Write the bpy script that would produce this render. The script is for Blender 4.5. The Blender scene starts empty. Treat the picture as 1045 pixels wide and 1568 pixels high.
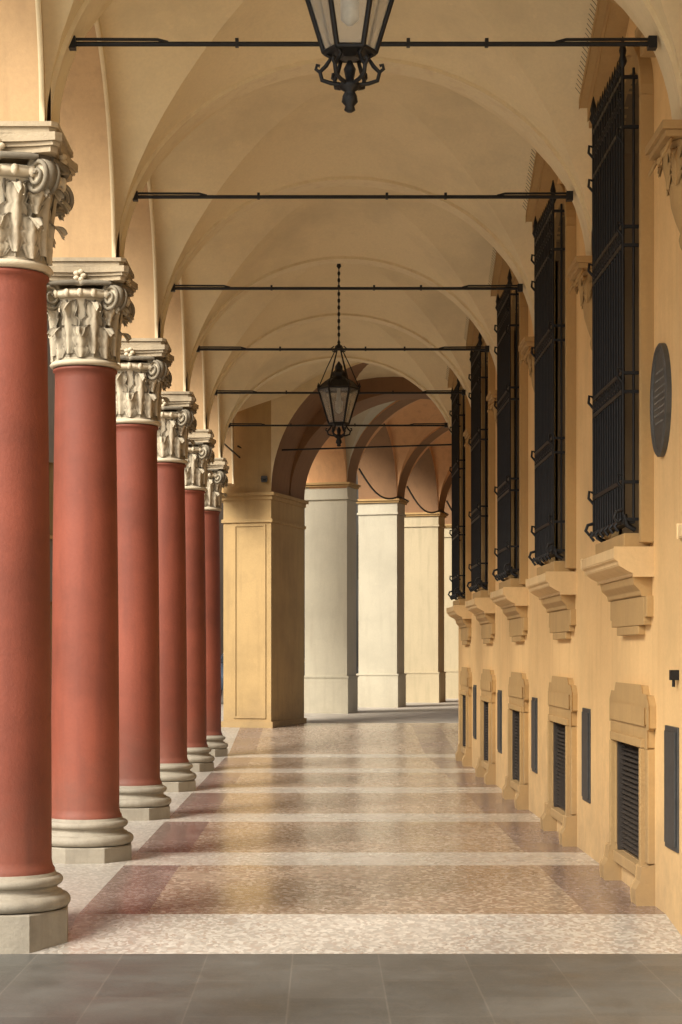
import bpy, math, random
from math import sin, cos, pi, sqrt, radians
from mathutils import Vector, Matrix
random.seed(7)
S = 3.6
scene = bpy.context.scene

# ---------------------------------------------------------------- materials
def newmat(name):
    m = bpy.data.materials.new(name); m.use_nodes = True
    nt = m.node_tree; b = nt.nodes["Principled BSDF"]
    return m, nt, b
def N(nt, t, **kw):
    n = nt.nodes.new(t)
    for k, v in kw.items():
        if hasattr(n, k): setattr(n, k, v)
        else: n.inputs[k].default_value = v
    return n
def noise(nt, scale, detail=4, rough=.6, vec=None):
    n = N(nt, 'ShaderNodeTexNoise'); n.inputs['Scale'].default_value = scale
    n.inputs['Detail'].default_value = detail; n.inputs['Roughness'].default_value = rough
    if vec is not None: nt.links.new(vec, n.inputs['Vector'])
    return n
def ramp(nt, fac, stops):
    r = N(nt, 'ShaderNodeValToRGB'); nt.links.new(fac, r.inputs['Fac'])
    el = r.color_ramp.elements
    while len(el) < len(stops): el.new(.5)
    for e, (p, c) in zip(el, stops):
        e.position = p; e.color = (c[0], c[1], c[2], 1) if not isinstance(c, float) else (c, c, c, 1)
    return r
def mix(nt, fac, a, b, mode='MIX'):
    m = N(nt, 'ShaderNodeMixRGB'); m.blend_type = mode
    if isinstance(fac, float): m.inputs[0].default_value = fac
    else: nt.links.new(fac, m.inputs[0])
    for i, v in ((1, a), (2, b)):
        if isinstance(v, tuple): m.inputs[i].default_value = (v[0], v[1], v[2], 1)
        else: nt.links.new(v, m.inputs[i])
    return m.outputs[0]
def bump(nt, b, h, strength=.3, dist=.01):
    bp = N(nt, 'ShaderNodeBump'); bp.inputs['Strength'].default_value = strength
    bp.inputs['Distance'].default_value = dist
    nt.links.new(h, bp.inputs['Height']); nt.links.new(bp.outputs[0], b.inputs['Normal'])
def sc(c, k): return tuple(x * k for x in c)
def plaster(name, col, dark=.78, light=1.08, rough=.85, streak=True, bs=.25, tint=None, pointy=False, grime=0., patch=0.):
    m, nt, b = newmat(name)
    tc = N(nt, 'ShaderNodeTexCoord'); v = tc.outputs['Object']
    oi = N(nt, 'ShaderNodeObjectInfo')
    va = N(nt, 'ShaderNodeVectorMath'); va.operation = 'ADD'
    nt.links.new(v, va.inputs[0]); nt.links.new(oi.outputs['Location'], va.inputs[1]); v0 = v; v = va.outputs[0]
    n1 = noise(nt, .9, 6, .62, v)
    c = ramp(nt, n1.outputs['Fac'], [(.3, sc(col, dark)), (.52, col), (.72, sc(col, light))]).outputs[0]
    if streak:
        mp = N(nt, 'ShaderNodeMapping'); mp.inputs['Scale'].default_value = (5, 5, .5)
        nt.links.new(v, mp.inputs['Vector'])
        n2 = noise(nt, 1.6, 5, .6, mp.outputs[0])
        f = ramp(nt, n2.outputs['Fac'], [(.5, 0.), (.75, .45)]).outputs[0]
        c = mix(nt, f, c, tint or sc(col, .62))
    n3 = noise(nt, 38, 4, .7, v)
    f3 = ramp(nt, n3.outputs['Fac'], [(.35, 0.), (.75, .3)]).outputs[0]
    c = mix(nt, f3, c, sc(col, .72))
    if patch > 0:      # worn / repaired patches and pale scuffs
        n5 = noise(nt, 2.7, 9, .72, v)
        c = mix(nt, ramp(nt, n5.outputs['Fac'], [(.56, 0.), (.60, patch)]).outputs[0], c, sc(col, .74))
        n6 = noise(nt, 5.5, 9, .75, v)
        c = mix(nt, ramp(nt, n6.outputs['Fac'], [(.62, 0.), (.66, patch)]).outputs[0], c, sc(col, 1.35))
    if grime > 0:
        sx = N(nt, 'ShaderNodeSeparateXYZ'); nt.links.new(v0, sx.inputs[0])
        ng = noise(nt, 4.5, 6, .7, v)
        ad = N(nt, 'ShaderNodeMath'); ad.operation = 'MULTIPLY_ADD'
        nt.links.new(ng.outputs['Fac'], ad.inputs[0]); ad.inputs[1].default_value = -1.3; nt.links.new(sx.outputs[2], ad.inputs[2])
        mr = N(nt, 'ShaderNodeMapRange'); nt.links.new(ad.outputs[0], mr.inputs[0])
        mr.inputs[1].default_value = -.75; mr.inputs[2].default_value = .25; mr.inputs[3].default_value = grime; mr.inputs[4].default_value = 0
        c = mix(nt, mr.outputs[0], c, (.13, .10, .075))
    if pointy:  # crevice dirt with occlusion shade painted in; edges painted lighter
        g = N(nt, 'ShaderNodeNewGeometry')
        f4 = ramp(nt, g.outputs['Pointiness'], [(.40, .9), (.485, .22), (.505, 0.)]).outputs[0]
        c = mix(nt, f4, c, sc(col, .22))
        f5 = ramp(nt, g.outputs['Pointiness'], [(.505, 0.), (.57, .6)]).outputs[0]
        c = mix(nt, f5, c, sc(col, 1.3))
    nt.links.new(c, b.inputs['Base Color'])
    b.inputs['Roughness'].default_value = rough
    bump(nt, b, n3.outputs['Fac'], bs, .008)
    return m
def simple(name, col, rough=.5, metal=0., var=.2, scale=20, bs=.1):
    m, nt, b = newmat(name)
    tc = N(nt, 'ShaderNodeTexCoord')
    n1 = noise(nt, scale, 5, .6, tc.outputs['Object'])
    c = ramp(nt, n1.outputs['Fac'], [(.3, sc(col, 1 - var)), (.7, sc(col, 1 + var))]).outputs[0]
    nt.links.new(c, b.inputs['Base Color'])
    b.inputs['Roughness'].default_value = rough; b.inputs['Metallic'].default_value = metal
    bump(nt, b, n1.outputs['Fac'], bs, .004)
    return m
def terrazzo(name, base, chipA, chipB, chip=34, r0=.16, r1=.34, darkjoin=.6):
    m, nt, b = newmat(name)
    tc = N(nt, 'ShaderNodeTexCoord'); v = tc.outputs['Object']
    dn = noise(nt, 3.0, 3, .5, v)
    vv = N(nt, 'ShaderNodeVectorMath'); vv.operation = 'MULTIPLY_ADD'
    nt.links.new(dn.outputs['Color'], vv.inputs[0]); vv.inputs[1].default_value = (.12, .12, 0)
    nt.links.new(v, vv.inputs[2])
    mp = N(nt, 'ShaderNodeMapping'); mp.inputs['Scale'].default_value = (1, .8, 0)
    nt.links.new(vv.outputs[0], mp.inputs['Vector'])
    vo = N(nt, 'ShaderNodeTexVoronoi'); vo.inputs['Scale'].default_value = chip
    nt.links.new(mp.outputs[0], vo.inputs['Vector'])
    sep = N(nt, 'ShaderNodeSeparateColor'); nt.links.new(vo.outputs['Color'], sep.inputs[0])
    c = ramp(nt, sep.outputs[0], [(.0, sc(base, darkjoin)), (.30, base), (.6, chipA), (.82, chipB)])
    c.color_ramp.interpolation = 'CONSTANT'
    n1 = noise(nt, .7, 6, .65, v)
    f = ramp(nt, n1.outputs['Fac'], [(.3, .78), (.7, 1.12)]).outputs[0]
    col = mix(nt, 1.0, c.outputs[0], f, 'MULTIPLY')
    n2 = noise(nt, 9, 4, .7, v)
    col = mix(nt, ramp(nt, n2.outputs['Fac'], [(.45, 0.), (.8, .5)]).outputs[0], col, sc(base, .8))
    nt.links.new(col, b.inputs['Base Color'])
    rr = N(nt, 'ShaderNodeMapRange'); nt.links.new(n1.outputs['Fac'], rr.inputs[0])
    rr.inputs[1].default_value = .3; rr.inputs[2].default_value = .7
    rr.inputs[3].default_value = r0; rr.inputs[4].default_value = r1
    nt.links.new(rr.outputs[0], b.inputs['Roughness'])
    bump(nt, b, n2.outputs['Fac'], .06, .01)
    return m

M_vault = plaster('vault_plaster', (.83, .69, .43), .82, 1.03, streak=False, bs=.15, patch=.12)
M_rib = plaster('arch_plaster', (.83, .70, .45), .88, 1.03, streak=True, bs=.15, tint=(.62, .45, .26))
M_arc = plaster('arcade_plaster', (.56, .37, .19), .8, 1.08)
M_wall = plaster('wall_plaster', (.83, .55, .245), .84, 1.05, tint=(.66, .40, .165), grime=.45, patch=.14)
M_ochre = plaster('ochre_frame', (.47, .30, .12), .85, 1.1, tint=(.32, .20, .085), grime=.35)
M_sill = plaster('sill_plaster', (.70, .49, .24), .82, 1.08, tint=(.46, .31, .15))
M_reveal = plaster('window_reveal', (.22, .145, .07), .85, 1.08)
M_pier = plaster('pier_plaster', (.50, .34, .15), .8, 1.08, grime=.4, patch=.2)
M_brown_shade = plaster('shaded_brown_soffit', (.26, .14, .065), .85, 1.08)  # soffit shade put into the colour, darker than the arch faces
M_red = plaster('red_column_stucco', (.255, .064, .035), .62, 1.3, rough=.65, bs=.3, tint=(.14, .037, .024), grime=.35, patch=.26)
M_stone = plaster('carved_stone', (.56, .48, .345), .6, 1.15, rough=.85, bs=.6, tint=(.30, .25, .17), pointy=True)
M_stone2 = plaster('abacus_stone', (.46, .375, .25), .55, 1.2, rough=.85, bs=.7, tint=(.2, .16, .11), patch=.4)
M_base = plaster('base_stone', (.35, .31, .24), .6, 1.2, rough=.7, bs=.5, tint=(.15, .13, .10), patch=.35)
M_white = plaster('pale_plaster', (.56, .51, .385), .86, 1.05, tint=(.42, .37, .27), grime=.25, patch=.15)
M_cream = plaster('cream_plaster', (.53, .44, .28), .9, 1.04)
M_pink = plaster('salmon_plaster', (.68, .37, .17), .86, 1.06)
M_iron = simple('black_iron', (.018, .018, .018), .5, .5)
M_dark = simple('dark_interior', (.03, .026, .022), .6)
M_shut = simple('wood_shutter', (.085, .06, .035), .6, scale=6)
M_panel = simple('grey_metal_panel', (.07, .072, .07), .5, .4)
M_vent = simple('vent_metal', (.05, .04, .032), .6, .2)
M_plaque = simple('slate_plaque', (.07, .068, .06), .5)
M_plaqt = simple('plaque_letters', (.18, .17, .145), .6)
M_street = simple('street_stone', (.48, .43, .36), .7, scale=3)
M_grey = plaster('grey_facade', (.22, .20, .16), .8, 1.1)
M_curb = terrazzo('pale_granite', (.47, .435, .38), (.57, .53, .47), (.38, .33, .27), 48, .28, .42, darkjoin=.75)
M_strip = terrazzo('pale_terrazzo', (.53, .485, .42), (.62, .58, .51), (.42, .35, .29), 44, .2, .34, darkjoin=.8)
M_field = terrazzo('beige_terrazzo', (.37, .285, .21), (.51, .42, .335), (.285, .195, .14), 38, .17, .31, darkjoin=.72)
M_plum = terrazzo('plum_terrazzo', (.235, .172, .15), (.32, .25, .22), (.18, .128, .11), 46, .17, .31, darkjoin=.8)
M_glass, nt, b = newmat('lantern_glass')
b.inputs['Base Color'].default_value = (.75, .75, .7, 1); b.inputs['Roughness'].default_value = .25
b.inputs['Transmission Weight'].default_value = .75; b.inputs['IOR'].default_value = 1.1
b.inputs['Alpha'].default_value = .75

M_slab, nt, b = newmat('grey_paving_slabs')
tc = N(nt, 'ShaderNodeTexCoord')
mp = N(nt, 'ShaderNodeMapping'); mp.inputs['Location'].default_value = (.1, .17, 0)
mp.inputs['Rotation'].default_value = (0, 0, pi / 2)
nt.links.new(tc.outputs['Object'], mp.inputs['Vector'])
br = N(nt, 'ShaderNodeTexBrick'); nt.links.new(mp.outputs[0], br.inputs['Vector'])
br.inputs['Scale'].default_value = 1; br.inputs['Brick Width'].default_value = .95
br.inputs['Row Height'].default_value = .48; br.inputs['Mortar Size'].default_value = .005
br.inputs['Mortar Smooth'].default_value = .4
br.inputs['Color1'].default_value = (.09, .09, .082, 1); br.inputs['Color2'].default_value = (.125, .12, .107, 1)
br.inputs['Mortar'].default_value = (.16, .15, .13, 1)
n1 = noise(nt, 2.2, 8, .7, tc.outputs['Object'])
c = mix(nt, 1.0, br.outputs['Color'], ramp(nt, n1.outputs['Fac'], [(.3, .65), (.7, 1.3)]).outputs[0], 'MULTIPLY')
n2 = noise(nt, 60, 4, .7, tc.outputs['Object'])
c = mix(nt, ramp(nt, n2.outputs['Fac'], [(.45, 0.), (.8, .55)]).outputs[0], c, (.19, .18, .155))
nt.links.new(c, b.inputs['Base Color'])
rr = ramp(nt, n1.outputs['Fac'], [(.3, .3), (.7, .55)]); nt.links.new(rr.outputs[0], b.inputs['Roughness'])
bump(nt, b, n2.outputs['Fac'], .25, .004)

# ---------------------------------------------------------------- mesh builder
class MB:
    def __init__(s): s.v = []; s.f = []; s.m = []; s.sm = []; s.mats = []; s.xf = None
    def mi(s, mat):
        if mat not in s.mats: s.mats.append(mat)
        return s.mats.index(mat)
    def P(s, p):
        p = Vector(p)
        if s.xf: p = Vector(s.xf(p))
        s.v.append(p); return len(s.v) - 1
    def F(s, idx, mat, smooth=False):
        s.f.append(idx); s.m.append(s.mi(mat)); s.sm.append(smooth)
    def quad(s, a, b, c, d, mat, smooth=False): s.F([s.P(a), s.P(b), s.P(c), s.P(d)], mat, smooth)
    def box(s, x0, x1, y0, y1, z0, z1, mat):
        p = [s.P((x, y, z)) for z in (z0, z1) for y in (y0, y1) for x in (x0, x1)]
        for q in ((0, 2, 3, 1), (4, 5, 7, 6), (0, 1, 5, 4), (2, 6, 7, 3), (0, 4, 6, 2), (1, 3, 7, 5)):
            s.F([p[i] for i in q], mat)
    def grid(s, pts, mat, smooth=True, closeu=False):
        r = len(pts); c = len(pts[0])
        ids = [[s.P(p) for p in row] for row in pts]
        for i in range(r - 1):
            for j in range(c if closeu else c - 1):
                s.F([ids[i][j], ids[i][(j + 1) % c], ids[i + 1][(j + 1) % c], ids[i + 1][j]], mat, smooth)
    def lathe(s, prof, cx, cy, cz, mat, n=32, smooth=True, a0=0, rot=0, cap=True):
        rows = [[(cx + r * cos(rot + 2 * pi * k / n), cy + r * sin(rot + 2 * pi * k / n), cz + z) for k in range(n)] for r, z in prof]
        s.grid(rows, mat, smooth, True)
        if cap:
            for row in (rows[0], rows[-1]): s.F([s.P(p) for p in row], mat)
    def tube(s, pts, r, mat, n=6, smooth=True):
        pts = [Vector(p) for p in pts]; rows = []
        rr = r if isinstance(r, (list, tuple)) else [r] * len(pts)
        up = None
        for i, p in enumerate(pts):
            t = (pts[min(i + 1, len(pts) - 1)] - pts[max(i - 1, 0)]).normalized()
            if up is None:
                up = Vector((0, 0, 1)) if abs(t.z) < .9 else Vector((1, 0, 0))
            a = t.cross(up)
            if a.length < 1e-4: a = t.cross(Vector((0, 1, 0)))
            a.normalize(); bb = a.cross(t).normalized(); up = bb
            rows.append([p + (a * cos(2 * pi * k / n) + bb * sin(2 * pi * k / n)) * rr[i] for k in range(n)])
        s.grid(rows, mat, smooth, True)
        for row in (rows[0], rows[-1]): s.F([s.P(p) for p in row], mat)
    def prism(s, prof, axis, a0, a1, mat, smooth=False):
        def mk(p, a):
            return {'y': (p[0], a, p[1]), 'x': (a, p[0], p[1]), 'z': (p[0], p[1], a)}[axis]
        A = [s.P(mk(p, a0)) for p in prof]; B = [s.P(mk(p, a1)) for p in prof]
        n = len(prof)
        for i in range(n): s.F([A[i], A[(i + 1) % n], B[(i + 1) % n], B[i]], mat, smooth)
        s.F(A, mat); s.F(B[::-1], mat)
    def obj(s, name, parent=None, loc=None, bevel=0, fixn=False):
        me = bpy.data.meshes.new(name)
        me.from_pydata([tuple(v) for v in s.v], [], s.f)
        for m in s.mats: me.materials.append(m)
        me.polygons.foreach_set('material_index', s.m)
        me.polygons.foreach_set('use_smooth', s.sm)
        me.update()
        o = bpy.data.objects.new(name, me); scene.collection.objects.link(o)
        if parent: o.parent = parent
        if loc: o.location = loc
        if bevel:
            md = o.modifiers.new('b', 'BEVEL'); md.width = bevel; md.segments = 2; md.limit_method = 'ANGLE'
        return o
def empty(name):
    o = bpy.data.objects.new(name, None); scene.collection.objects.link(o); return o
def inst(o, name, loc, rot=0, parent=None):
    c = bpy.data.objects.new(name, o.data); scene.collection.objects.link(c)
    for md in o.modifiers:
        if md.type == 'BEVEL':
            m2 = c.modifiers.new('b', 'BEVEL'); m2.width = md.width; m2.segments = md.segments; m2.limit_method = 'ANGLE'
    c.location = loc; c.rotation_euler = (0, 0, rot)
    if parent: c.parent = parent
    return c

# ---------------------------------------------------------------- vault helpers
def vault(mb, x0, x1, y0, y1, spring, rise, crown, mat, n=28):
    xc, yc = (x0 + x1) / 2, (y0 + y1) / 2; a, bb = (x1 - x0) / 2, (y1 - y0) / 2
    def pt(i, j):
        ti = pi * i / n; tj = pi * j / n
        ux = -cos(ti); uy = -cos(tj)
        z = max(sin(ti), sin(tj)) * rise + crown * (1 - ux * ux) * (1 - uy * uy)
        return (xc + a * ux, yc + bb * uy, spring + z)
    ids = {}
    def vid(cls, i, j):
        k = (cls, i, j)
        if k not in ids: ids[k] = mb.P(pt(i, j))
        return ids[k]
    def cls(ci, cj):
        di = abs(ci - n / 2); dj = abs(cj - n / 2)
        if di < dj: return 0 if cj < n / 2 else 1
        return 2 if ci < n / 2 else 3
    for i in range(n):
        for j in range(n):
            same = (i < n / 2) == (j < n / 2)
            if same: tris = (((i, j), (i + 1, j), (i + 1, j + 1)), ((i, j), (i + 1, j + 1), (i, j + 1)))
            else: tris = (((i, j), (i + 1, j), (i, j + 1)), ((i + 1, j), (i + 1, j + 1), (i, j + 1)))
            for t in tris:
                ci = sum(p[0] for p in t) / 3; cj = sum(p[1] for p in t) / 3
                k = cls(ci, cj)
                mb.F([vid(k, *p) for p in t], mat, True)
def arch_band(mb, x0, x1, y0, y1, spring, rise, zt, mat, n=40, matf=None, drop=0):
    xc = (x0 + x1) / 2; a = (x1 - x0) / 2
    lo = [(xc - a * cos(pi * i / n), spring + rise * sin(pi * i / n)) for i in range(n + 1)]
    zf = zt if callable(zt) else (lambda x, i: zt)
    rows = [[(x, y0, z), (x, y1, z)] for x, z in lo]
    mb.grid(rows, mat, True)
    for y in (y0, y1):
        mb.grid([[(x, y, z), (x, y, zf(x, i))] for i, (x, z) in enumerate(lo)], matf or mat, False)
    return lo
def arch_band_y(mb, y0, y1, x0, x1, spring, rise, zt, mat, n=40, matf=None):
    old = mb.xf
    def sw(p):
        q = Vector((p.y, p.x, p.z)); return old(q) if old else q
    mb.xf = sw
    arch_band(mb, y0, y1, x0, x1, spring, rise, zt, mat, n, matf)
    mb.xf = old

XI0, XI1 = -1.60, 2.10
SPR = 4.60; VR = 1.60; CR = .42
portico = empty('portico_building')

mb = MB()
for k in range(2, 8):
    vault(mb, XI0, XI1, k * S + .12, (k + 1) * S - .12, SPR, VR, CR, M_vault)
mb.obj('vault_ceiling', portico)
mb = MB()
for k in range(2, 9):
    xc = (XI0 + XI1) / 2
    def top(x, i, xc=xc):
        u = min(1, abs((x - xc) / 1.85)); return SPR + (VR + .02) * sqrt(max(0, 1 - u * u)) + .03
    arch_band(mb, XI0 + .03, XI1 - .03, k * S - .13, k * S + .13, SPR, VR - .025, top, M_rib, 48)
mb.obj('transverse_arches', portico)

mb = MB()
arch_band(mb, XI0 + .02, XI1 - .02, 2 * S - .35, 2 * S - .14, SPR, VR, 14., M_wall)
arch_band(mb, XI0 + .02, XI1 - .02, 8 * S + .135, 8 * S + .26, SPR, VR + .02, 7.6, M_vault)
ya, yb = 2 * S - .35, 9.16 * S
spans = [(k * S + .30, (k + 1) * S - .30) for k in range(2, 8)] + [(8 * S + .30, 32.7)]
for (a, c) in spans:
    arch_band_y(mb, a, c, XI0 - .5, XI0, SPR, 1.5, 14., M_arc, 40, M_arc)
pe = [ya] + [v for sp in spans for v in sp] + [33.3]
for i in range(0, len(pe), 2):
    mb.box(XI0 - .5, XI0, pe[i], pe[i + 1], SPR, 14., M_arc)
for (a, c) in spans:
    yc = (a + c) / 2; h = (c - a) / 2
    rows = []
    for i in range(33):
        t = pi * i / 32
        y1_, z1_ = yc - h * cos(t), SPR + 1.5 * sin(t)
        y2_, z2_ = yc - (h + .0) * cos(t) * 1.0, SPR + (1.5 + .07) * sin(t)
        rows.append([(XI0 - .01, y1_, z1_ - .012), (XI0 + .02, y1_, z1_ - .012), (XI0 + .02, y2_, z2_), (XI0 - .01, y2_, z2_)])
    mb.grid(rows, M_rib, True)
mb.box(XI0 - .5, 12, 2 * S - .2, 33.0, 7.3, 14.0, M_arc)
mb.obj('upper_walls', portico)

mb = MB()
vault(mb, XI0, 3.6, 8 * S + .26, 34.2, SPR, 2.0, .25, M_vault)
mb.obj('end_bay_vault', portico)

# ---------------------------------------------------------------- right wall with openings
def facade(mb, X, ya, yb, zt, openings, mat, depth, matrev):
    ys = {ya, yb}
    for o in openings:
        for i in range(17 if o[4] else 2):
            n = 16 if o[4] else 1
            ys.add(o[0] + (o[1] - o[0]) * i / n)
    ys = sorted(ys)
    for y0, y1 in zip(ys[:-1], ys[1:]):
        if y1 - y0 < 1e-5: continue
        ym = (y0 + y1) / 2
        ops = sorted([o for o in openings if o[0] < ym < o[1]], key=lambda o: o[2])
        c0, c1 = -.3, -.3
        for o in ops:
            mb.quad((X, y0, c0), (X, y1, c1), (X, y1, o[2]), (X, y0, o[2]), mat)
            t0, t1 = o[3](y0), o[3](y1)
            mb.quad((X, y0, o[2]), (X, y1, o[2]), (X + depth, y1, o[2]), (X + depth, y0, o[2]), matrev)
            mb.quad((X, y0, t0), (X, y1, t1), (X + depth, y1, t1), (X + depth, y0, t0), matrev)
            c0, c1 = t0, t1
        mb.quad((X, y0, c0), (X, y1, c1), (X, y1, zt), (X, y0, zt), mat)
    for o in openings:
        for y in (o[0], o[1]):
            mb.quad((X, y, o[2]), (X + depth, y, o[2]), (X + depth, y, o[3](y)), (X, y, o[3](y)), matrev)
ops = []; WY0, WY1 = .31, .65; BY0, BY1 = .30, .62
for k in range(2, 8):
    w0, w1 = (k + WY0) * S, (k + WY1) * S
    wc, wh = (w0 + w1) / 2, (w1 - w0) / 2
    ops.append((w0, w1, 2.30, (lambda y, wc=wc, wh=wh: 5.15 + .33 * sqrt(max(0, 1 - ((y - wc) / wh) ** 2))), True))
    ops.append(((k + BY0) * S, (k + BY1) * S, .22, (lambda y: .99), False))
mb = MB()
WEND = 7.97 * S
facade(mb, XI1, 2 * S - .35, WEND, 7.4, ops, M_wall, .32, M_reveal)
mb.quad((XI1, WEND, -.2), (12, WEND, -.2), (12, WEND, 7.4), (XI1, WEND, 7.4), M_wall)
mb.quad((XI1, 2 * S - .35, -.3), (12, 2 * S - .35, -.3), (12, 2 * S - .35, 14), (XI1, 2 * S - .35, 14), M_wall)
mb.obj('right_wall', portico)
mb = MB()
for k in range(2, 8):
    w0, w1 = (k + WY0) * S, (k + WY1) * S
    X = XI1 + .22
    mb.box(X, X + .05, w0, w1, 2.3, 5.55, M_shut)
    for a, c in ((w0 + .03, (w0 + w1) / 2 - .01), ((w0 + w1) / 2 + .01, w1 - .03)):
        mb.box(X - .04, X - .005, a, a + .07, 2.33, 5.3, M_shut); mb.box(X - .04, X - .005, c - .07, c, 2.33, 5.3, M_shut)
        z = 2.4
        while z < 5.25:
            mb.quad((X - .035, a + .07, z), (X - .035, c - .07, z), (X - .006, c - .07, z + .05), (X - .006, a + .07, z + .05), M_shut); z += .06
    b0, b1 = (k + BY0) * S, (k + BY1) * S
    mb.box(XI1 + .035, XI1 + .08, b0 + .002, b1 - .002, .222, .988, M_dark)
    mb.box(XI1 - .03, XI1 + .034, b0 + .003, b0 + .05, .223, .987, M_vent); mb.box(XI1 - .03, XI1 + .034, b1 - .05, b1 - .003, .223, .987, M_vent)
    z = .25
    while z < .97:
        mb.quad((XI1 - .012, b0 + .051, z), (XI1 - .012, b1 - .051, z), (XI1 + .03, b1 - .051, z + .026), (XI1 + .03, b0 + .051, z + .026), M_vent); z += .034
mb.obj('window_shutters_and_vents', portico)

mb = MB()
for k in range(2, 8):
    w0, w1 = (k + WY0) * S, (k + WY1) * S
    wc, wh = (w0 + w1) / 2, (w1 - w0) / 2
    X = XI1; t0 = .17
    for pr, tt, t in ((.05, t0, t0), (.085, .06, t0 + .004)):
        o = t0 - .06
        mb.box(X - pr, X + .03, w0 - t, w0 - (o if tt < t0 else 0), 2.3 + (t - t0), 5.15, M_ochre)
        mb.box(X - pr, X + .03, w1 + (o if tt < t0 else 0), w1 + t, 2.3 + (t - t0), 5.15, M_ochre)
        o = o if tt < t0 else 0
        rows = []
        for i in range(25):
            a = pi * i / 24
            def e(d): return (wc - (wh + d) * cos(a), 5.15 + (.33 + d) * sin(a))
            (ya1, za1), (yb1, zb1) = e(o), e(t)
            rows.append([(X + .03, ya1, za1), (X - pr, ya1, za1), (X - pr, yb1, zb1), (X + .03, yb1, zb1)])
        mb.grid(rows, M_ochre, False)
    py0, py1 = (k + .17) * S, (k + .79) * S; pc = (py0 + py1) / 2
    for (e_, zz0, zz1, pr) in ((0, 0, .098, .15), (.02, .10, .16, .21)):
        zA, zB = 5.52, 6.02
        pts = [(py0 - e_, zA + zz0), (pc, zB + zz0), (py1 + e_, zA + zz0), (py1 + e_, zA + zz1), (pc, zB + zz1), (py0 - e_, zA + zz1)]
        mb.prism(pts, 'x', X - pr, X + .02 - e_ * .1, M_ochre)
    for a in (py0 + .01, py1 - .21):
        mb.box(X - .11, X + .02, a, a + .2, 5.34, 5.469, M_ochre)
        mb.box(X - .14, X + .02, a - .02, a + .22, 5.47, 5.516, M_ochre)
    s0, s1 = (k + .265) * S, (k + .675) * S
    prof = [(X + .02, 2.27), (X - .25, 2.27), (X - .25, 2.20), (X - .225, 2.185), (X - .22, 2.16), (X - .17, 2.13), (X - .13, 2.11), (X - .13, 2.09), (X + .02, 2.09)]
    mb.prism(prof, 'y', s0 - .02, s1 + .02, M_sill)
    prof = [(X + .02, 2.088), (X - .12, 2.088), (X - .11, 2.04), (X - .07, 2.00), (X - .065, 1.97), (X + .02, 1.97)]
    mb.prism(prof, 'y', s0 + .05, s1 - .05, M_ochre)
    mb.box(X - .05, X + .02, s0 + .08, s1 - .08, 1.78, 1.968, M_ochre)
    mb.box(X - .046, X + .02, s0 + .0, s0 + .078, 1.83, 1.965, M_ochre)
    mb.box(X - .046, X + .02, s1 - .078, s1, 1.83, 1.965, M_ochre)
    mb.box(X - .048, X + .02, s0 + .3, s1 - .3, 1.72, 1.778, M_ochre)
    mb.box(X - .17, X + .02, s0 + .12, s1 - .12, 2.273, 2.37, M_ochre)
    b0, b1 = (k + BY0) * S, (k + BY1) * S
    f = .17
    mb.box(X - .045, X + .02, b0 - f, b0, .262, .99, M_ochre); mb.box(X - .045, X + .02, b1, b1 + f, .262, .99, M_ochre)
    mb.box(X - .075, X + .018, b0 - .06, b0 - .003, .22, .99, M_ochre); mb.box(X - .075, X + .018, b1 + .003, b1 + .06, .22, .99, M_ochre)
    mb.box(X - .072, X + .018, b0 - .06, b1 + .06, .993, 1.05, M_ochre)
    pts = [(b0 - f, .995), (b1 + f, .995), (b1 + f, 1.12), (b1 + f + .05, 1.12), (b1 + f + .05, 1.27), (b1 + f - .03, 1.33), (b1, 1.33), (b1 - .06, 1.39), (b0 + .06, 1.39), (b0, 1.33), (b0 - f + .03, 1.33), (b0 - f - .05, 1.27), (b0 - f - .05, 1.12), (b0 - f, 1.12)]
    mb.prism(pts, 'x', X - .048, X + .02, M_ochre)
    pts2 = [(b0 - f + .04, 1.14), (b1 + f - .04, 1.14), (b1 + f - .04, 1.25), (b0 - f + .04, 1.25)]
    mb.prism(pts2, 'x', X - .062, X, M_ochre)
    mb.box(X - .06, X + .02, b0 + .02, b1 - .02, .14, .218, M_ochre)
    for yy in (b0 - f / 2, b1 + f / 2):
        mb.prism([(X + .02, -.1), (X - .10, -.1), (X - .12, .05), (X - .12, .10), (X - .09, .15), (X - .08, .24), (X + .02, .26)], 'y', yy - .10, yy + .10, M_ochre)
mb.obj('window_surrounds', portico, bevel=.006)

mb = MB()
for k in range(2, 8):
    py0, py1 = (k + .17) * S, (k + .79) * S; pc = (py0 + py1) / 2
    for sgn in (0, 1):
        for i in range(26):
            f = i / 26; y = (py0 + (pc - py0) * f) if sgn == 0 else (py1 + (pc - py1) * f)
            z = 5.52 + .5 * f + .16
            mb.tube([(XI1 - .17, y, z), (XI1 - .24, y, z + .09)], .0022, M_iron, 3)
mb.obj('bird_spikes', portico)

mb = MB()
for k in range(3, 8):
    y0 = (k + .03) * S
    mb.box(XI1 - .012, XI1 + .01, y0, y0 + .40, .42, 1.16, M_panel)
    mb.box(XI1 - .022, XI1 - .0125, y0 + .03, y0 + .37, .45, 1.13, M_panel)
mb.obj('wall_hatches', portico, bevel=.003)
mb = MB()
mb.box(XI1 - .05, XI1 + .0, 3.03 * S, 3.03 * S + .05, 1.44, 1.50, M_iron)
mb.tube([(XI1 - .03, 3.035 * S, 1.44), (XI1 - .03, 3.035 * S, 1.40)], .01, M_iron)
mb.obj('wall_hook')

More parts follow.
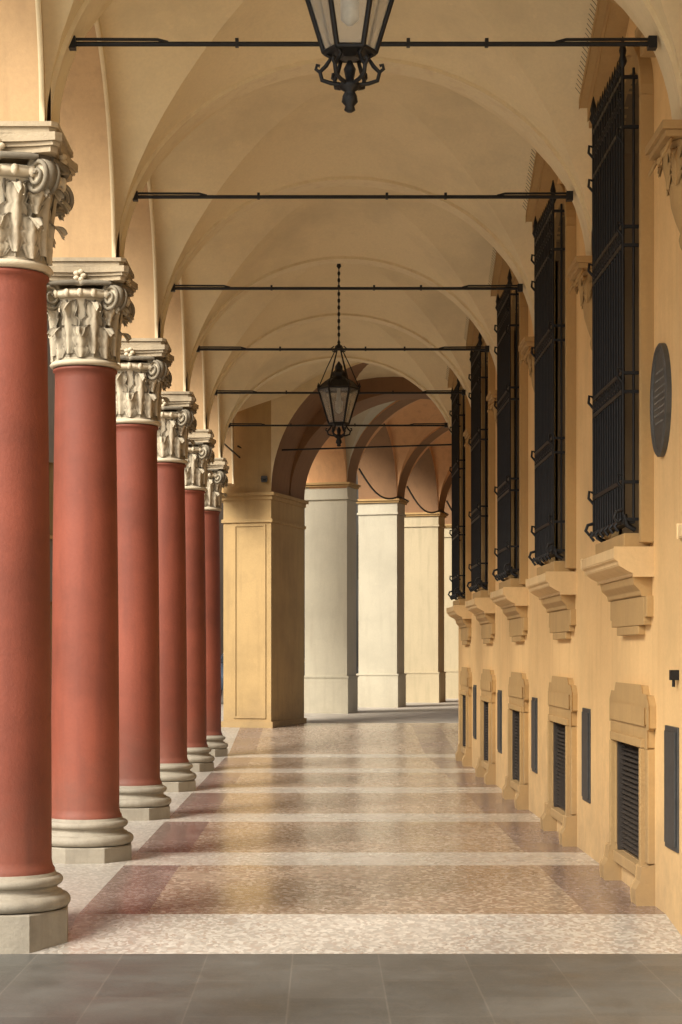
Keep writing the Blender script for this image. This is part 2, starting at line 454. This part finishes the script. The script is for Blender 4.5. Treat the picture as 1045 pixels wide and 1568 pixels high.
# ---------------------------------------------------------------- leaf / capital
def leaf(mb, ang, z0, h, w, r0, r1, curl, mat, cx=0, cy=0, nv=19, nu=11):
    rows = []
    for i in range(nv):
        t = i / (nv - 1)
        if t < .70:
            s = t / .70; z = z0 + h * s; r = r0 + (r1 - r0) * s ** 2 + .012
        else:
            s = (t - .70) / .30 * pi * .95
            z = z0 + h + curl * .55 * sin(s) - curl * .25 * (1 - cos(s)) / 2; r = r1 + .012 + curl * (1 - cos(s)) * .55
        lob = abs(sin(t * pi * 3.6))
        ww = w * (.62 + .50 * sin(pi * min(1, t * 1.1))) * (1 if t < .7 else 1 - .7 * ((t - .7) / .3) ** 1.5) * (.62 + .45 * lob)
        row = []
        for j in range(nu):
            u = j / (nu - 1) * 2 - 1
            ridge = .009 * (1 if j % 2 == 0 else -1) * (.25 + .75 * abs(u)) * (.5 + .6 * lob)
            rr = r + .024 * max(0, 1 - abs(u) * 2.2) - .006 * u * u + ridge
            a = ang + u * ww / max(r, .1) / 2
            row.append((cx + rr * cos(a), cy + rr * sin(a), z + .030 * abs(u) * (.3 + lob) * (1 if t < .8 else -1)))
        rows.append(row)
    mb.grid(rows, mat, True)
def capital(mb, z, mat):
    mb.lathe([(.235, -.035), (.262, -.03), (.275, -.012), (.262, .008), (.24, .014), (.236, .03)], 0, 0, z, mat, 32)
    mb.lathe([(.236, .02), (.236, .1), (.238, .2), (.243, .28), (.25, .36), (.268, .42), (.285, .47), (.30, .52), (.25, .53)], 0, 0, z, mat, 48)
    for i in range(8):
        leaf(mb, 2 * pi * i / 8, z + .02, .20, .185, .236, .250, .07, mat)
        leaf(mb, 2 * pi * (i + .5) / 8, z + .05, .35, .165, .238, .268, .085, mat)
    for i in range(24):
        a = 2 * pi * (i + .5) / 24
        mb.tube([(.237 * cos(a), .237 * sin(a), z + .03), (.25 * cos(a), .25 * sin(a), z + .35), (.285 * cos(a), .285 * sin(a), z + .46)], .008, mat, 5)
    mb.lathe([(.29, .47), (.325, .485), (.335, .505), (.32, .53), (.30, .54)], 0, 0, z, mat, 32)
    for i in range(20):
        a = 2 * pi * i / 20
        mb.lathe([(.004, -.035), (.02, -.02), (.024, 0), (.016, .025), (.003, .03)], .33 * cos(a), .33 * sin(a), z + .505, mat, 8)
    for q in range(4):
        a = pi / 4 + q * pi / 2; er = Vector((cos(a), sin(a), 0)); et = Vector((-sin(a), cos(a), 0))
        c = er * .365 + Vector((0, 0, z + .48))
        n_ = 44
        pts0 = []
        for i in range(n_):
            t = i / (n_ - 1); th = pi * .5 + t * 2 * pi * 2.2; R = .100 * (1 - t) ** .85 + .012
            pts0.append((cos(th) * R, sin(th) * R))
        for s in (-1, 1):
            pts = [c + er * (p[0]) + Vector((0, 0, p[1])) + et * s * (.036 + .018 * (i / n_)) for i, p in enumerate(pts0)]
            mb.tube(pts, [.017 - .008 * i / n_ for i in range(n_)], mat, 7)
        n = 22; rows = []
        for s in (-.036, -.03, .03, .036):
            R = .07 if abs(s) > .033 else .092
            rows.append([c + et * s + er * R * cos(2 * pi * k / n) + Vector((0, 0, R * sin(2 * pi * k / n))) for k in range(n)])
        mb.grid(rows, mat, True, True); mb.F([mb.P(p) for p in rows[0]], mat); mb.F([mb.P(p) for p in rows[-1]], mat)
        mb.tube([er * .26 + Vector((0, 0, z + .50)), er * .32 + Vector((0, 0, z + .555)), er * .38 + Vector((0, 0, z + .57))], .045, mat, 8)
        for s in (-1, 1):
            f = a + s * pi / 4; ef = Vector((cos(f), sin(f), 0))
            mb.tube([ef * .325 + Vector((0, 0, z + .57)), (ef * .32 + er * .05) + Vector((0, 0, z + .575)), er * .375 + et * s * .045 + Vector((0, 0, z + .58))], .02, mat, 6)
        leaf(mb, a, z + .27, .12, .12, .28, .34, .05, mat)
    def aba(hw, cut, z0, z1):
        pts = []
        for q in range(4):
            a = q * pi / 2
            ex = Vector((cos(a), sin(a))); ey = Vector((-sin(a), cos(a)))
            for i in range(9):
                u = i / 8 * 2 - 1
                d = hw - cut * (1 - u * u)
                p = ex * d + ey * u * (hw - .035); pts.append((p.x, p.y))
        mb.prism(pts, 'z', z0, z1, M_stone2)
    aba(.345, .05, z + .595, z + .628); aba(.36, .045, z + .63, z + .652); aba(.375, .04, z + .654, z + .70)
    aba(.335, .0, z + .702, z + .735); aba(.35, .0, z + .737, z + .765)
    for q in range(4):
        a = q * pi / 2
        c = Vector((cos(a) * .33, sin(a) * .33, z + .63))
        for i in range(5):
            b2 = 2 * pi * i / 5; et = Vector((-sin(a), cos(a), 0))
            p = c + et * cos(b2) * .03 + Vector((0, 0, sin(b2) * .03))
            mb.lathe([(.003, -.022), (.02, -.012), (.026, 0), (.02, .012), (.003, .022)], p.x, p.y, p.z, mat, 7)
cap_z = 3.84
mb = MB()
mb.lathe([(.385, -.14), (.385, .11), (.378, .118), (.30, .12)], 0, 0, 0, M_base, 8, smooth=False, rot=pi / 8 + .12)
prof = [(.30, .12)]
for i in range(9):
    t = -pi / 2 + pi * i / 8; prof.append((.335 + .04 * cos(t), .162 + .04 * sin(t)))
prof += [(.325, .205), (.325, .215), (.305, .222), (.296, .235), (.30, .248), (.312, .252)]
for i in range(9):
    t = -pi / 2 + pi * i / 8; prof.append((.305 + .026 * cos(t), .28 + .027 * sin(t)))
prof += [(.29, .31), (.29, .325), (.27, .33)]
mb.lathe(prof, 0, 0, 0, M_base, 40)
prof = [(.283, .326), (.283, .345), (.272, .36), (.265, .39)]
for i in range(13):
    t = i / 12; prof.append((.264 - .030 * t ** 1.7, .4 + (cap_z - .52) * t))
prof += [(.236, cap_z - .07), (.25, cap_z - .06), (.25, cap_z - .045), (.235, cap_z - .036)]
mb.lathe(prof, 0, 0, 0, M_red, 48)
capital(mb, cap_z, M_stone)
CX = -1.85
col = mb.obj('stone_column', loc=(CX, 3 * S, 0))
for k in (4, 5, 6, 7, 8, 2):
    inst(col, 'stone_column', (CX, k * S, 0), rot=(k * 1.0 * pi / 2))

mb = MB()
def half(p): return Vector((p.x * .5, p.y, p.z))
mb.xf = half
mb.lathe([(.01, -.62), (.03, -.6), (.045, -.56), (.03, -.52), (.08, -.45), (.13, -.36), (.15, -.27), (.165, -.25), (.15, -.23), (.17, -.12), (.23, -.06), (.25, -.03)], 0, 0, SPR - .03, M_ochre, 24)
for i in range(5):
    leaf(mb, pi / 2 + pi * (i) / 4, SPR - .30, .17, .15, .16, .21, .06, M_ochre)
for s in (-1, 1):
    mb.tube([(-.27 + .06 * cos(t * .6) * (1 - t / 22), s * .2 + s * .05 * sin(t * .6) * (1 - t / 22), SPR - .11 + .055 * cos(t * .6) * (1 - t / 22)) for t in range(20)], .017, M_ochre, 5)
mb.xf = None
mb.box(-.15, .02, -.27, .27, SPR - .055, SPR - .02, M_ochre)
mb.box(-.17, .02, -.29, .29, SPR - .018, SPR + .03, M_ochre)
cor = mb.obj('corbel_capital', portico, loc=(XI1, 3 * S, 0))
for k in (4, 5, 6, 7): inst(cor, 'corbel_capital', (XI1, k * S, 0), parent=portico)

mb = MB()
for k in range(2, 9):
    mb.box(XI0 - .02, XI0 + .10, k * S - .16, k * S + .16, 5.36, 5.385, M_rib)
mb.obj('impost_bands', portico)

# ---------------------------------------------------------------- tie rods
def tie(name, x0, x1, y, z):
    mb = MB()
    mb.tube([(x0, y, z), (x1, y, z)], .0145, M_iron, 8)
    mb.tube([(x0, y, z + .028), (x0 + .5, y, z + .026), (x0 + .56, y, z + .01)], .009, M_iron, 6)
    mb.tube([(x1, y, z + .028), (x1 - .5, y, z + .026), (x1 - .56, y, z + .01)], .009, M_iron, 6)
    for f in (.285, .58, .715):
        x = x0 + (x1 - x0) * f
        mb.box(x - .010, x + .010, y - .018, y + .018, z - .017, z + .030, M_iron)
    for x, s in ((x0, -1), (x1, 1)):
        mb.box(x - .025, x + .025, y - .03, y + .03, z - .03, z + .04, M_iron)
    return mb.obj(name)
for k in range(3, 9):
    tie('tie_rod', -1.46, 1.91, k * S - .06, 5.135)

# ---------------------------------------------------------------- iron grille
mb = MB()
gw = (WY1 - WY0) * S / 2 + .03; gx = -.14; zb, zt = 2.52, 5.36
def spiral(c, ax, R, turns, sgn=1, r=.010, n=20, ph=0):
    pts = []
    for i in range(n):
        t = i / (n - 1); th = ph + sgn * t * turns * 2 * pi; rr = R * (1 - .85 * t)
        if ax == 'y': pts.append((c[0], c[1] + rr * cos(th), c[2] + rr * sin(th)))
        else: pts.append((c[0] + rr * cos(th), c[1], c[2] + rr * sin(th)))
    mb.tube(pts, r, M_iron, 4)
nb = 13
for i in range(nb):
    y = -gw + 2 * gw * i / (nb - 1)
    mb.tube([(gx + .004, y, zb - .08), (gx, y, zt)], .011, M_iron, 4)
    mb.lathe([(.002, 0), (.018, .03), (.012, .06), (.002, .12)], gx, y, zt - .01, M_iron, 5)
for s in (-1, 1):
    for x in (gx * .5,):
        mb.tube([(x, s * gw, zb - .05), (x, s * gw, zt)], .009, M_iron, 4)
    for z in (2.46, 2.70, 3.28, 3.40, 4.22, 4.34, 4.98, 5.30):
        mb.box(gx, .03, s * gw - .012, s * gw + .012, z - .010, z + .010, M_iron)
    mb.lathe([(.01, 0), (.03, .04), (.018, .08), (.025, .11), (.003, .2)], gx, s * gw, zt, M_iron, 6)
    mb.tube([(gx, s * gw, zb), (gx - .04, s * gw, zb - .01), (gx - .055, s * gw, zb - .05), (gx - .03, s * gw, zb - .08), (gx - .01, s * gw, zb - .06)], .013, M_iron, 5)
    mb.tube([(gx + .01, s * gw, zb - .03), (gx + .03, s * gw, zb - .1), (-.06, s * gw, zb - .13)], .018, M_iron, 5)
    for z in (5.12, 4.88, 4.28, 3.34, 2.66):
        mb.tube([(gx, s * gw, z), (gx - .035, s * gw, z + .04), (gx - .03, s * gw, z + .09), (gx - .005, s * gw, z + .08)], .010, M_iron, 4)
for z in (2.44, 2.70, 3.28, 3.40, 4.22, 4.34, 4.98, 5.30):
    mb.box(gx - .008, gx + .008, -gw, gw, z - .014, z + .014, M_iron)
mb.box(gx - .015, gx + .08, -gw, gw, zb - .085, zb - .065, M_iron)
for j in range(6):
    y = -gw + 2 * gw * (j + .5) / 6
    for z in (3.34, 4.28, 5.14):
        spiral((gx - .004, y - .05, z), 'y', .045, 1.3, 1, .007, 14); spiral((gx - .004, y + .05, z), 'y', .045, 1.3, -1, .007, 14, ph=pi)
    mb.tube([(gx - .01, y, zb - .07), (gx - .035, y, zb - .10), (gx - .01, y, zb - .13)], .012, M_iron, 5)
gr = None
for k in (3, 2, 4, 5, 6, 7):
    loc = (XI1 - .035, (k + (WY0 + WY1) / 2) * S, 0)
    if gr is None: gr = mb.obj('iron_window_grille', loc=loc)
    else: inst(gr, 'iron_window_grille', loc)

# ---------------------------------------------------------------- plaque
mb = MB()
n = 40
def oval(ry, rz, x): return [(x, ry * cos(2 * pi * i / n), rz * sin(2 * pi * i / n)) for i in range(n)]
mb.grid([oval(.27, .35, .03), oval(.27, .35, -.025), oval(.255, .335, -.035), oval(.235, .315, -.03), oval(.23, .31, -.02)], M_plaque, False, True)
mb.F([mb.P(p) for p in oval(.23, .31, -.0201)], M_plaque)
for i, z in enumerate((.17, .12, .07, .03, -.01, -.05, -.09, -.14)):
    w = .85 * .23 * sqrt(1 - (z / .31) ** 2) * (.7 if i in (0, 7) else .92)
    y = -w
    while y < w - .02:
        l = random.uniform(.015, .05); mb.box(-.0235, -.0203, y, min(w, y + l), z, z + .010, M_plaqt); y += l + .014
mb.obj('oval_wall_plaque', loc=(XI1 - .005, 3.17 * S, 3.16))

# ---------------------------------------------------------------- lanterns
simple_bulb = simple('frosted_bulb', (.6, .58, .5), .4)
def lantern(name, loc, ztop):
    mb = MB(); n = 6; TH = .52
    zt_, zb_ = .28, -.16; rt, rb = .26, .125
    def ring(r, z, rot=0): return [(r * cos(2 * pi * i / n + rot), r * sin(2 * pi * i / n + rot), z) for i in range(n)]
    T, B = ring(rt, zt_), ring(rb, zb_)
    for i in range(n):
        j = (i + 1) % n
        mb.tube([T[i], B[i]], .013, M_iron, 4); mb.tube([T[i], T[j]], .016, M_iron, 4); mb.tube([B[i], B[j]], .015, M_iron, 4)
        k = .97
        mb.quad(*[(p[0] * k, p[1] * k, p[2]) for p in (B[i], B[j], T[j], T[i])], M_glass)
        a = 2 * pi * i / n; ca, sa = cos(a), sin(a)
        mb.tube([(rt * ca, rt * sa, zt_), (.17 * ca, .17 * sa, zt_ + .09), (.10 * ca, .10 * sa, zt_ + .13)], .011, M_iron, 4)
        mb.tube([(rt * ca, rt * sa, zt_ + .01), (.15 * ca, .15 * sa, zt_ + .27), (.03 * ca, .03 * sa, zt_ + TH)], .0065, M_iron, 4)
        mb.lathe([(.012, 0), (.02, .02), (.002, .07)], rt * ca, rt * sa, zt_ + .01, M_iron, 5)
        mb.tube([(.03 * ca, .03 * sa, zt_ + TH - .02), (.075 * ca, .075 * sa, zt_ + TH - .05), (.09 * ca, .09 * sa, zt_ + TH), (.06 * ca, .06 * sa, zt_ + TH + .02)], .008, M_iron, 4)
        pts = [(.125, -.16), (.09, -.185), (.115, -.225), (.145, -.255), (.135, -.295), (.09, -.31), (.045, -.315), (.02, -.34)]
        mb.tube([(r * ca, r * sa, z) for r, z in pts], .011, M_iron, 5)
        pts = [(.145, -.255), (.165, -.24), (.16, -.22), (.145, -.225)]
        mb.tube([(r * ca, r * sa, z) for r, z in pts], .009, M_iron, 5)
    mb.lathe([(.255, zt_ + .012), (.17, zt_ + .10), (.10, zt_ + .13), (.085, zt_ + .16), (.09, zt_ + .20), (.05, zt_ + .24), (.045, zt_ + .29), (.004, zt_ + .35)], 0, 0, 0, M_iron, 6, smooth=False)
    mb.lathe([(.125, -.165), (.06, -.185), (.05, -.19)], 0, 0, 0, M_iron, 6, smooth=False)
    mb.lathe([(.01, -.20), (.03, -.24), (.02, -.29), (.05, -.31), (.055, -.33), (.025, -.35), (.035, -.37), (.04, -.40), (.022, -.42), (.028, -.44), (.012, -.45)], 0, 0, 0, M_iron, 10)
    mb.lathe([(.02, .30), (.03, .2), (.03, .14), (.045, .12), (.045, .0), (.01, -.03)], 0, 0, 0, simple_bulb, 12)
    z = zt_ + TH
    mb.lathe([(.01, -.02), (.035, 0), (.035, .02), (.015, .05), (.02, .07), (.008, .1)], 0, 0, z, M_iron, 8)
    z += .1; i = 0
    H = ztop - loc[2]
    while z < H - .08:
        rot = i % 2
        pts = []
        for q in range(9):
            t = 2 * pi * q / 8; a, bz = .013 * cos(t), .028 * sin(t)
            pts.append((a if rot else 0, 0 if rot else a, z + .024 + bz))
        mb.tube(pts, .0055, M_iron, 4); z += .043; i += 1
    mb.tube([(0, 0, zt_ + TH + .1), (0, 0, H)], .007, M_iron, 4)
    mb.lathe([(.01, -.16), (.03, -.13), (.02, -.09), (.05, -.05), (.095, -.03), (.10, 0)], 0, 0, H, M_iron, 10)
    return mb.obj(name, loc=loc)
lantern('hanging_lantern', (.13, 2.5 * S, 4.68), 6.62)
lantern('hanging_lantern', (.20, 6.5 * S, 4.66), 6.62)

mb = MB()
pts = []
for i in range(30):
    u = -1 + i / 29 * 1.0
    x = .25 + 1.83 * u
    pts.append((x, 6.5 * S, SPR + VR + CR * (1 - u * u) - .015))
mb.tube(pts, .008, M_iron, 4)
mb.obj('lamp_cable')

# ---------------------------------------------------------------- floors
PZ = -.10
def zfloor(y):
    if y < 3.14 * S: return PZ
    if y < 8.2 * S: return 0
    if y < 33.3: return .25 * (y - 8.2 * S) / (33.3 - 8.2 * S)
    if y < 38.9: return .25 + .09 * (y - 33.3) / 5.6
    return .34
xs = [-2.35, -1.5, -1.08, 1.62, 2.12]
ycuts = [2.905 * S, 3.15 * S]
for k in range(4, 9): ycuts += [(k - .125) * S, (k + .125) * S]
ycuts += [8.2 * S, 33.3, 35.0]
mb = MB()
for i, (y0, y1) in enumerate(zip(ycuts[:-1], ycuts[1:])):
    strip = (i % 2 == 0) and y1 < 8.2 * S
    for j in range(4):
        m = M_curb if j == 0 else (M_strip if strip else (M_field if j == 2 else M_plum))
        if i == 0 : m = M_curb if j == 0 else M_strip
        mb.quad((xs[j], y0, zfloor(y0)), (xs[j + 1], y0, zfloor(y0)), (xs[j + 1], y1, zfloor(y1)), (xs[j], y1, zfloor(y1)), m)
    if y0 > 8.1 * S:
        mb.quad((2.12, y0, zfloor(y0)), (6, y0, zfloor(y0)), (6, y1, zfloor(y1)), (2.12, y1, zfloor(y1)), M_field)
    mb.quad((xs[0], y0, -.4), (xs[0], y1, -.4), (xs[0], y1, zfloor(y1)), (xs[0], y0, zfloor(y0)), M_curb)
mb.obj('portico_floor')
mb = MB()
ye = 6.2; yf = 2.905 * S
mb.quad((-2.35, ye, PZ), (9, ye, PZ), (9, yf, PZ), (-2.35, yf, PZ), M_slab)
mb.quad((-2.35, ye, -.4), (-2.35, ye, PZ), (-2.35, yf, PZ), (-2.35, yf, -.4), M_slab)
mb.quad((-2.35, ye, -.4), (9, ye, -.4), (9, ye, PZ), (-2.35, ye, PZ), M_slab)
mb.obj('stone_pavement')
mb = MB()
mb.quad((-3.5, 35, .25), (14, 35, .25), (14, 38.9, .34), (-3.5, 38.9, .34), M_street)
mb.quad((-6, 38.9, .34), (40, 38.9, .34), (40, 110, .34), (-6, 110, .34), M_street)
mb.quad((-3.5, 35, -.3), (14, 35, -.3), (14, 35, .25), (-3.5, 35, .25), M_street)
mb.obj('far_pavement')
mb = MB(); R = 600
mb.quad((-R, -R, -.22), (R, -R, -.22), (R, R, -.22), (-R, R, -.22), M_street)
mb.obj('ground')

# ---------------------------------------------------------------- far portico (rotated)
far = empty('far_portico_building')
tv = Vector((.28, .96, 0)); nv_ = Vector((.96, -.28, 0)); O = Vector((-.384, 38.9, 0))
def FX(p): return O + nv_ * p.x + tv * p.y + Vector((0, 0, p.z))
mb = MB(); mb.xf = FX
u0, u1, v0, v1 = .12, 1.03, -5.5, -3.45
zc = 4.50
mb.box(u0, u1, v0, v1, 0, zc, M_pier)
fz0, fz1 = .42, 3.93
mb.box(u0 + .20, u0 + .24, v0 - .02, v0 + .01, fz0, fz1, M_pier); mb.box(u1 - .14, u1 - .10, v0 - .02, v0 + .01, fz0, fz1, M_pier)
mb.box(u0 + .242, u1 - .142, v0 - .02, v0 + .01, fz1 - .04, fz1, M_pier); mb.box(u0 + .242, u1 - .142, v0 - .02, v0 + .01, fz0, fz0 + .04, M_pier)
mb.box(u0 - .03, u1 + .03, v0 - .03, v1 + .03, 3.96, 4.02, M_pier)
mb.box(u0 - .03, u1 + .03, v0 - .03, v1 + .03, zc - .13, zc - .06, M_pier)
mb.box(u0 - .07, u1 + .07, v0 - .07, v1 + .07, zc - .058, zc + .0, M_pier)
mb.box(u0 - .05, u1 + .04, v0 - .04, v1 + .04, 0, .36, M_pier)
mb.box(u0 - .0, u1, v0, v1, zc + .002, 9, M_pier)
arch_band(mb, u1, 5.3, v0, v1, zc, 2.3, 9, M_brown_shade, 48, M_vault)
arch_band(mb, u1 + .02, 5.28, v0 + 1.1, v1 - .05, zc, 1.86, 7.2, M_brown_shade, 48, M_brown_shade)
mb.box(5.3, 6.1, v0, v1, 0, 9, M_pier)
mb.box(-1.6, u0 - .002, v0 + .1, v1, zc, 9, M_pier)
mb.obj('corner_pier_and_arch', far)
mb = MB(); mb.xf = FX
SP = 4.32; ZS = 5.17
for k in range(0, 7):
    v = k * SP
    mat = M_white if k < 2 else M_cream
    mb.box(0, .92, v, v + .72, .3, ZS - .36, mat)
    mb.box(-.03, .95, v - .03, v + .75, .3, 1.08, mat)
    mb.box(-.045, .965, v - .045, v + .765, 1.082, 1.12, mat)
    mb.box(-.03, .95, v - .03, v + .75, ZS - .358, ZS - .31, mat)
    mb.box(-.01, .93, v - .01, v + .73, ZS - .308, ZS - .09, mat)
    mb.box(-.05, .97, v - .05, v + .77, ZS - .088, ZS - .045, M_ochre)
    mb.box(-.08, 1.0, v - .08, v + .80, ZS - .043, ZS, M_ochre)
    mb.box(0.0, .92, v, v + .72, ZS + .002, 12, M_pink)
    arch_band(mb, .92, 5.3, v + .02, v + .70, ZS, 1.9, 7.6, M_brown_shade, 40, M_pink)
    arch_band_y(mb, v + .72, v + SP, 0, .92, ZS, 1.7, 12, M_brown_shade, 32, M_pink)
    if k >= 1: mb.box(5.3, 5.7, v, v + SP, .3, 12, M_wall)
mb.obj('far_pillars', far)
mb = MB(); mb.xf = FX
arch_band_y(mb, v1, 0, .1, .92, ZS - .3, 1.7, 12, M_pink, 32)
vault(mb, .92, 5.3, v1, .02, ZS, 1.95, .3, M_white, 24)
for k in range(0, 6): vault(mb, .92, 5.3, k * SP + .70, (k + 1) * SP + .02, ZS, 1.95, .3, M_pink, 24)
mb.box(-.0, 5.7, v1 + .0, 7 * SP, 12, 12.3, M_pink)
mb.quad((-.0, 7 * SP, 0), (5.7, 7 * SP, 0), (5.7, 7 * SP, 12), (0, 7 * SP, 12), M_pink)
mb.obj('far_vaults', far)
for k in range(1, 4):
    mb = MB(); mb.xf = FX
    v = k * SP
    a = Vector((.97, v - SP + .8, ZS + .35)); c = Vector((.97, v + .0, ZS + .05))
    mb.tube([a.lerp(c, i / 10) - Vector((0, 0, .28 * sin(pi * i / 10))) for i in range(11)] + [Vector((1.0, v + .8, ZS + .0))], .022, M_iron, 5)
    mb.obj('hanging_cable')
mb = MB(); mb.xf = FX
mb.tube([(u1 + .02, v0 + .25, 5.28), (5.3, v0 + .25, 5.28)], .016, M_iron, 6)
mb.obj('tie_rod')

mb = MB()
mb.tube([(0, 0, 0), (0, -.1, .02), (0, -.14, .06)], .018, M_panel, 6)
mb.prism([(-.05, .02), (.05, .02), (.06, .08), (.05, .13), (-.05, .13), (-.06, .08)], 'y', -.34, -.08, M_panel)
mb.lathe([(.03, -.02), (.03, .0)], 0, -.34, .07, M_iron, 8)
mb.obj('security_camera', loc=(-1.06, 33.62, 4.66))
mb = MB()
mb.tube([(-1.55, 33.5, 5.35), (-1.35, 33.5, 5.25), (-1.28, 33.5, 5.0), (-1.27, 33.5, 4.52)], .014, M_iron, 5)
mb.tube([(-1.9, 29.0, 5.16), (-1.72, 31.0, 5.16), (-1.5, 33.3, 5.12)], .016, M_iron, 5)
mb.obj('wall_conduit')

# ---------------------------------------------------------------- building opposite
def street_building(name, fx, ya, yb, H, wallm):
    e = empty(name)
    mb = MB(); mb.xf = fx
    oops = []; y = ya + 1.5
    while y < yb - 2:
        oops.append((y, y + 1.2, 1.0, (lambda y: 3.0), False)); oops.append((y, y + 1.2, 4.8, (lambda y: 6.8), False))
        for z in (1.0, 4.8):
            mb.box(-.12, .05, y - .1, y + 1.3, z - .1, z - .002, M_ochre)
            for yy in (y - .62, y + 1.22): mb.box(-.05, .02, yy, yy + .6, z, z + 2, M_shut)
        y += 4.2
    facade(mb, 0, ya, yb, H, oops, wallm, .25, M_ochre)
    mb.box(.24, .3, ya, yb, 0, H, M_dark)
    mb.box(-.25, .3, ya, yb, H + .002, H + .25, M_ochre)
    mb.obj('facade', e)
OX = -13.
street_building('opposite_building', lambda p: Vector((OX - p.x, p.y, p.z)), 4, 56, 8.5, M_pink)  # mostly unseen; placed and sized to hold back light from the left
street_building('street_side_building', lambda p: FX(Vector((-10 - p.x, p.y, p.z))), -6, 70, 12, M_grey)

# parked car
mb = MB()
M_paint = simple('car_paint', (.10, .14, .2), .3, .3, .05)
M_cg = simple('car_glass', (.03, .04, .05), .1)
M_tyre = simple('tyre_rubber', (.02, .02, .02), .8)
side = [(-2.1, .35), (-2.15, .7), (-1.95, .92), (-1.2, 1.0), (-.6, 1.42), (.7, 1.47), (1.5, 1.05), (2.05, .95), (2.15, .6), (2.1, .33)]
rows = []
for x, f in ((-.86, .96), (-.8, 1), (.8, 1), (.86, .96)):
    rows.append([(x * (1 - .18 * max(0, (z - .95) / .5)), y * f, z if f == 1 else .35 + (z - .35) * .97) for y, z in side])
mb.grid([r for r in rows], M_paint, True, True)
for r in (rows[0], rows[-1]): mb.F([mb.P(p) for p in r], M_paint)
for s in (-1, 1):
    for a in ([(-1.05, 1.02), (-.58, 1.36), (.0, 1.4), (.0, 1.02)], [(.06, 1.02), (.06, 1.4), (.65, 1.4), (1.25, 1.04)]):
        mb.F([mb.P((s * (.865 - .15 * max(0, (z - .95) / .5)), y, z)) for y, z in a], M_cg)
    for y in (-1.35, 1.35):
        mb.prism([(y + .33 * cos(2 * pi * i / 20), .33 + .33 * sin(2 * pi * i / 20)) for i in range(20)], 'x', s * .70, s * .88, M_tyre)
mb.quad((-.72, -1.22, 1.02), (.72, -1.22, 1.02), (.62, -.66, 1.41), (-.62, -.66, 1.41), M_cg)
car = mb.obj('parked_car', loc=(-1.6, 47.5, .34)); car.rotation_euler = (0, 0, radians(-16))

# ---------------------------------------------------------------- light, world, camera
w = bpy.data.worlds.new('World'); scene.world = w; w.use_nodes = True
nt = w.node_tree; bg = nt.nodes['Background']
sky = nt.nodes.new('ShaderNodeTexSky'); sky.sky_type = 'NISHITA'; sky.sun_disc = False
d = Vector((-.68, -.66, .74)).normalized()
sky.sun_elevation = math.asin(d.z); sky.sun_rotation = math.atan2(d.x, d.y)
sky.dust_density = 5; sky.air_density = 1.0
hs = nt.nodes.new('ShaderNodeHueSaturation'); hs.inputs['Saturation'].default_value = .3; hs.inputs['Value'].default_value = 1.15
nt.links.new(sky.outputs[0], hs.inputs['Color'])
nt.links.new(hs.outputs[0], bg.inputs['Color']); bg.inputs['Strength'].default_value = .15
sl = bpy.data.lights.new('sun', 'SUN'); sl.energy = 4.6; sl.angle = radians(24); sl.color = (1, .92, .79)
so = bpy.data.objects.new('sun', sl); scene.collection.objects.link(so)
so.rotation_euler = (-d).to_track_quat('-Z', 'Y').to_euler()

cam = bpy.data.cameras.new('camera'); co = bpy.data.objects.new('camera', cam); scene.collection.objects.link(co)
co.location = (0, 0, 1.6); co.rotation_euler = (pi / 2, 0, 0)
cam.sensor_fit = 'VERTICAL'; cam.sensor_height = 36; cam.lens = 65.05
cam.shift_x = 27.5 / 1568; cam.shift_y = 216 / 1568; cam.clip_end = 2000
scene.camera = co
scene.view_settings.view_transform = 'Standard'; scene.view_settings.look = 'None'; scene.view_settings.exposure = 0
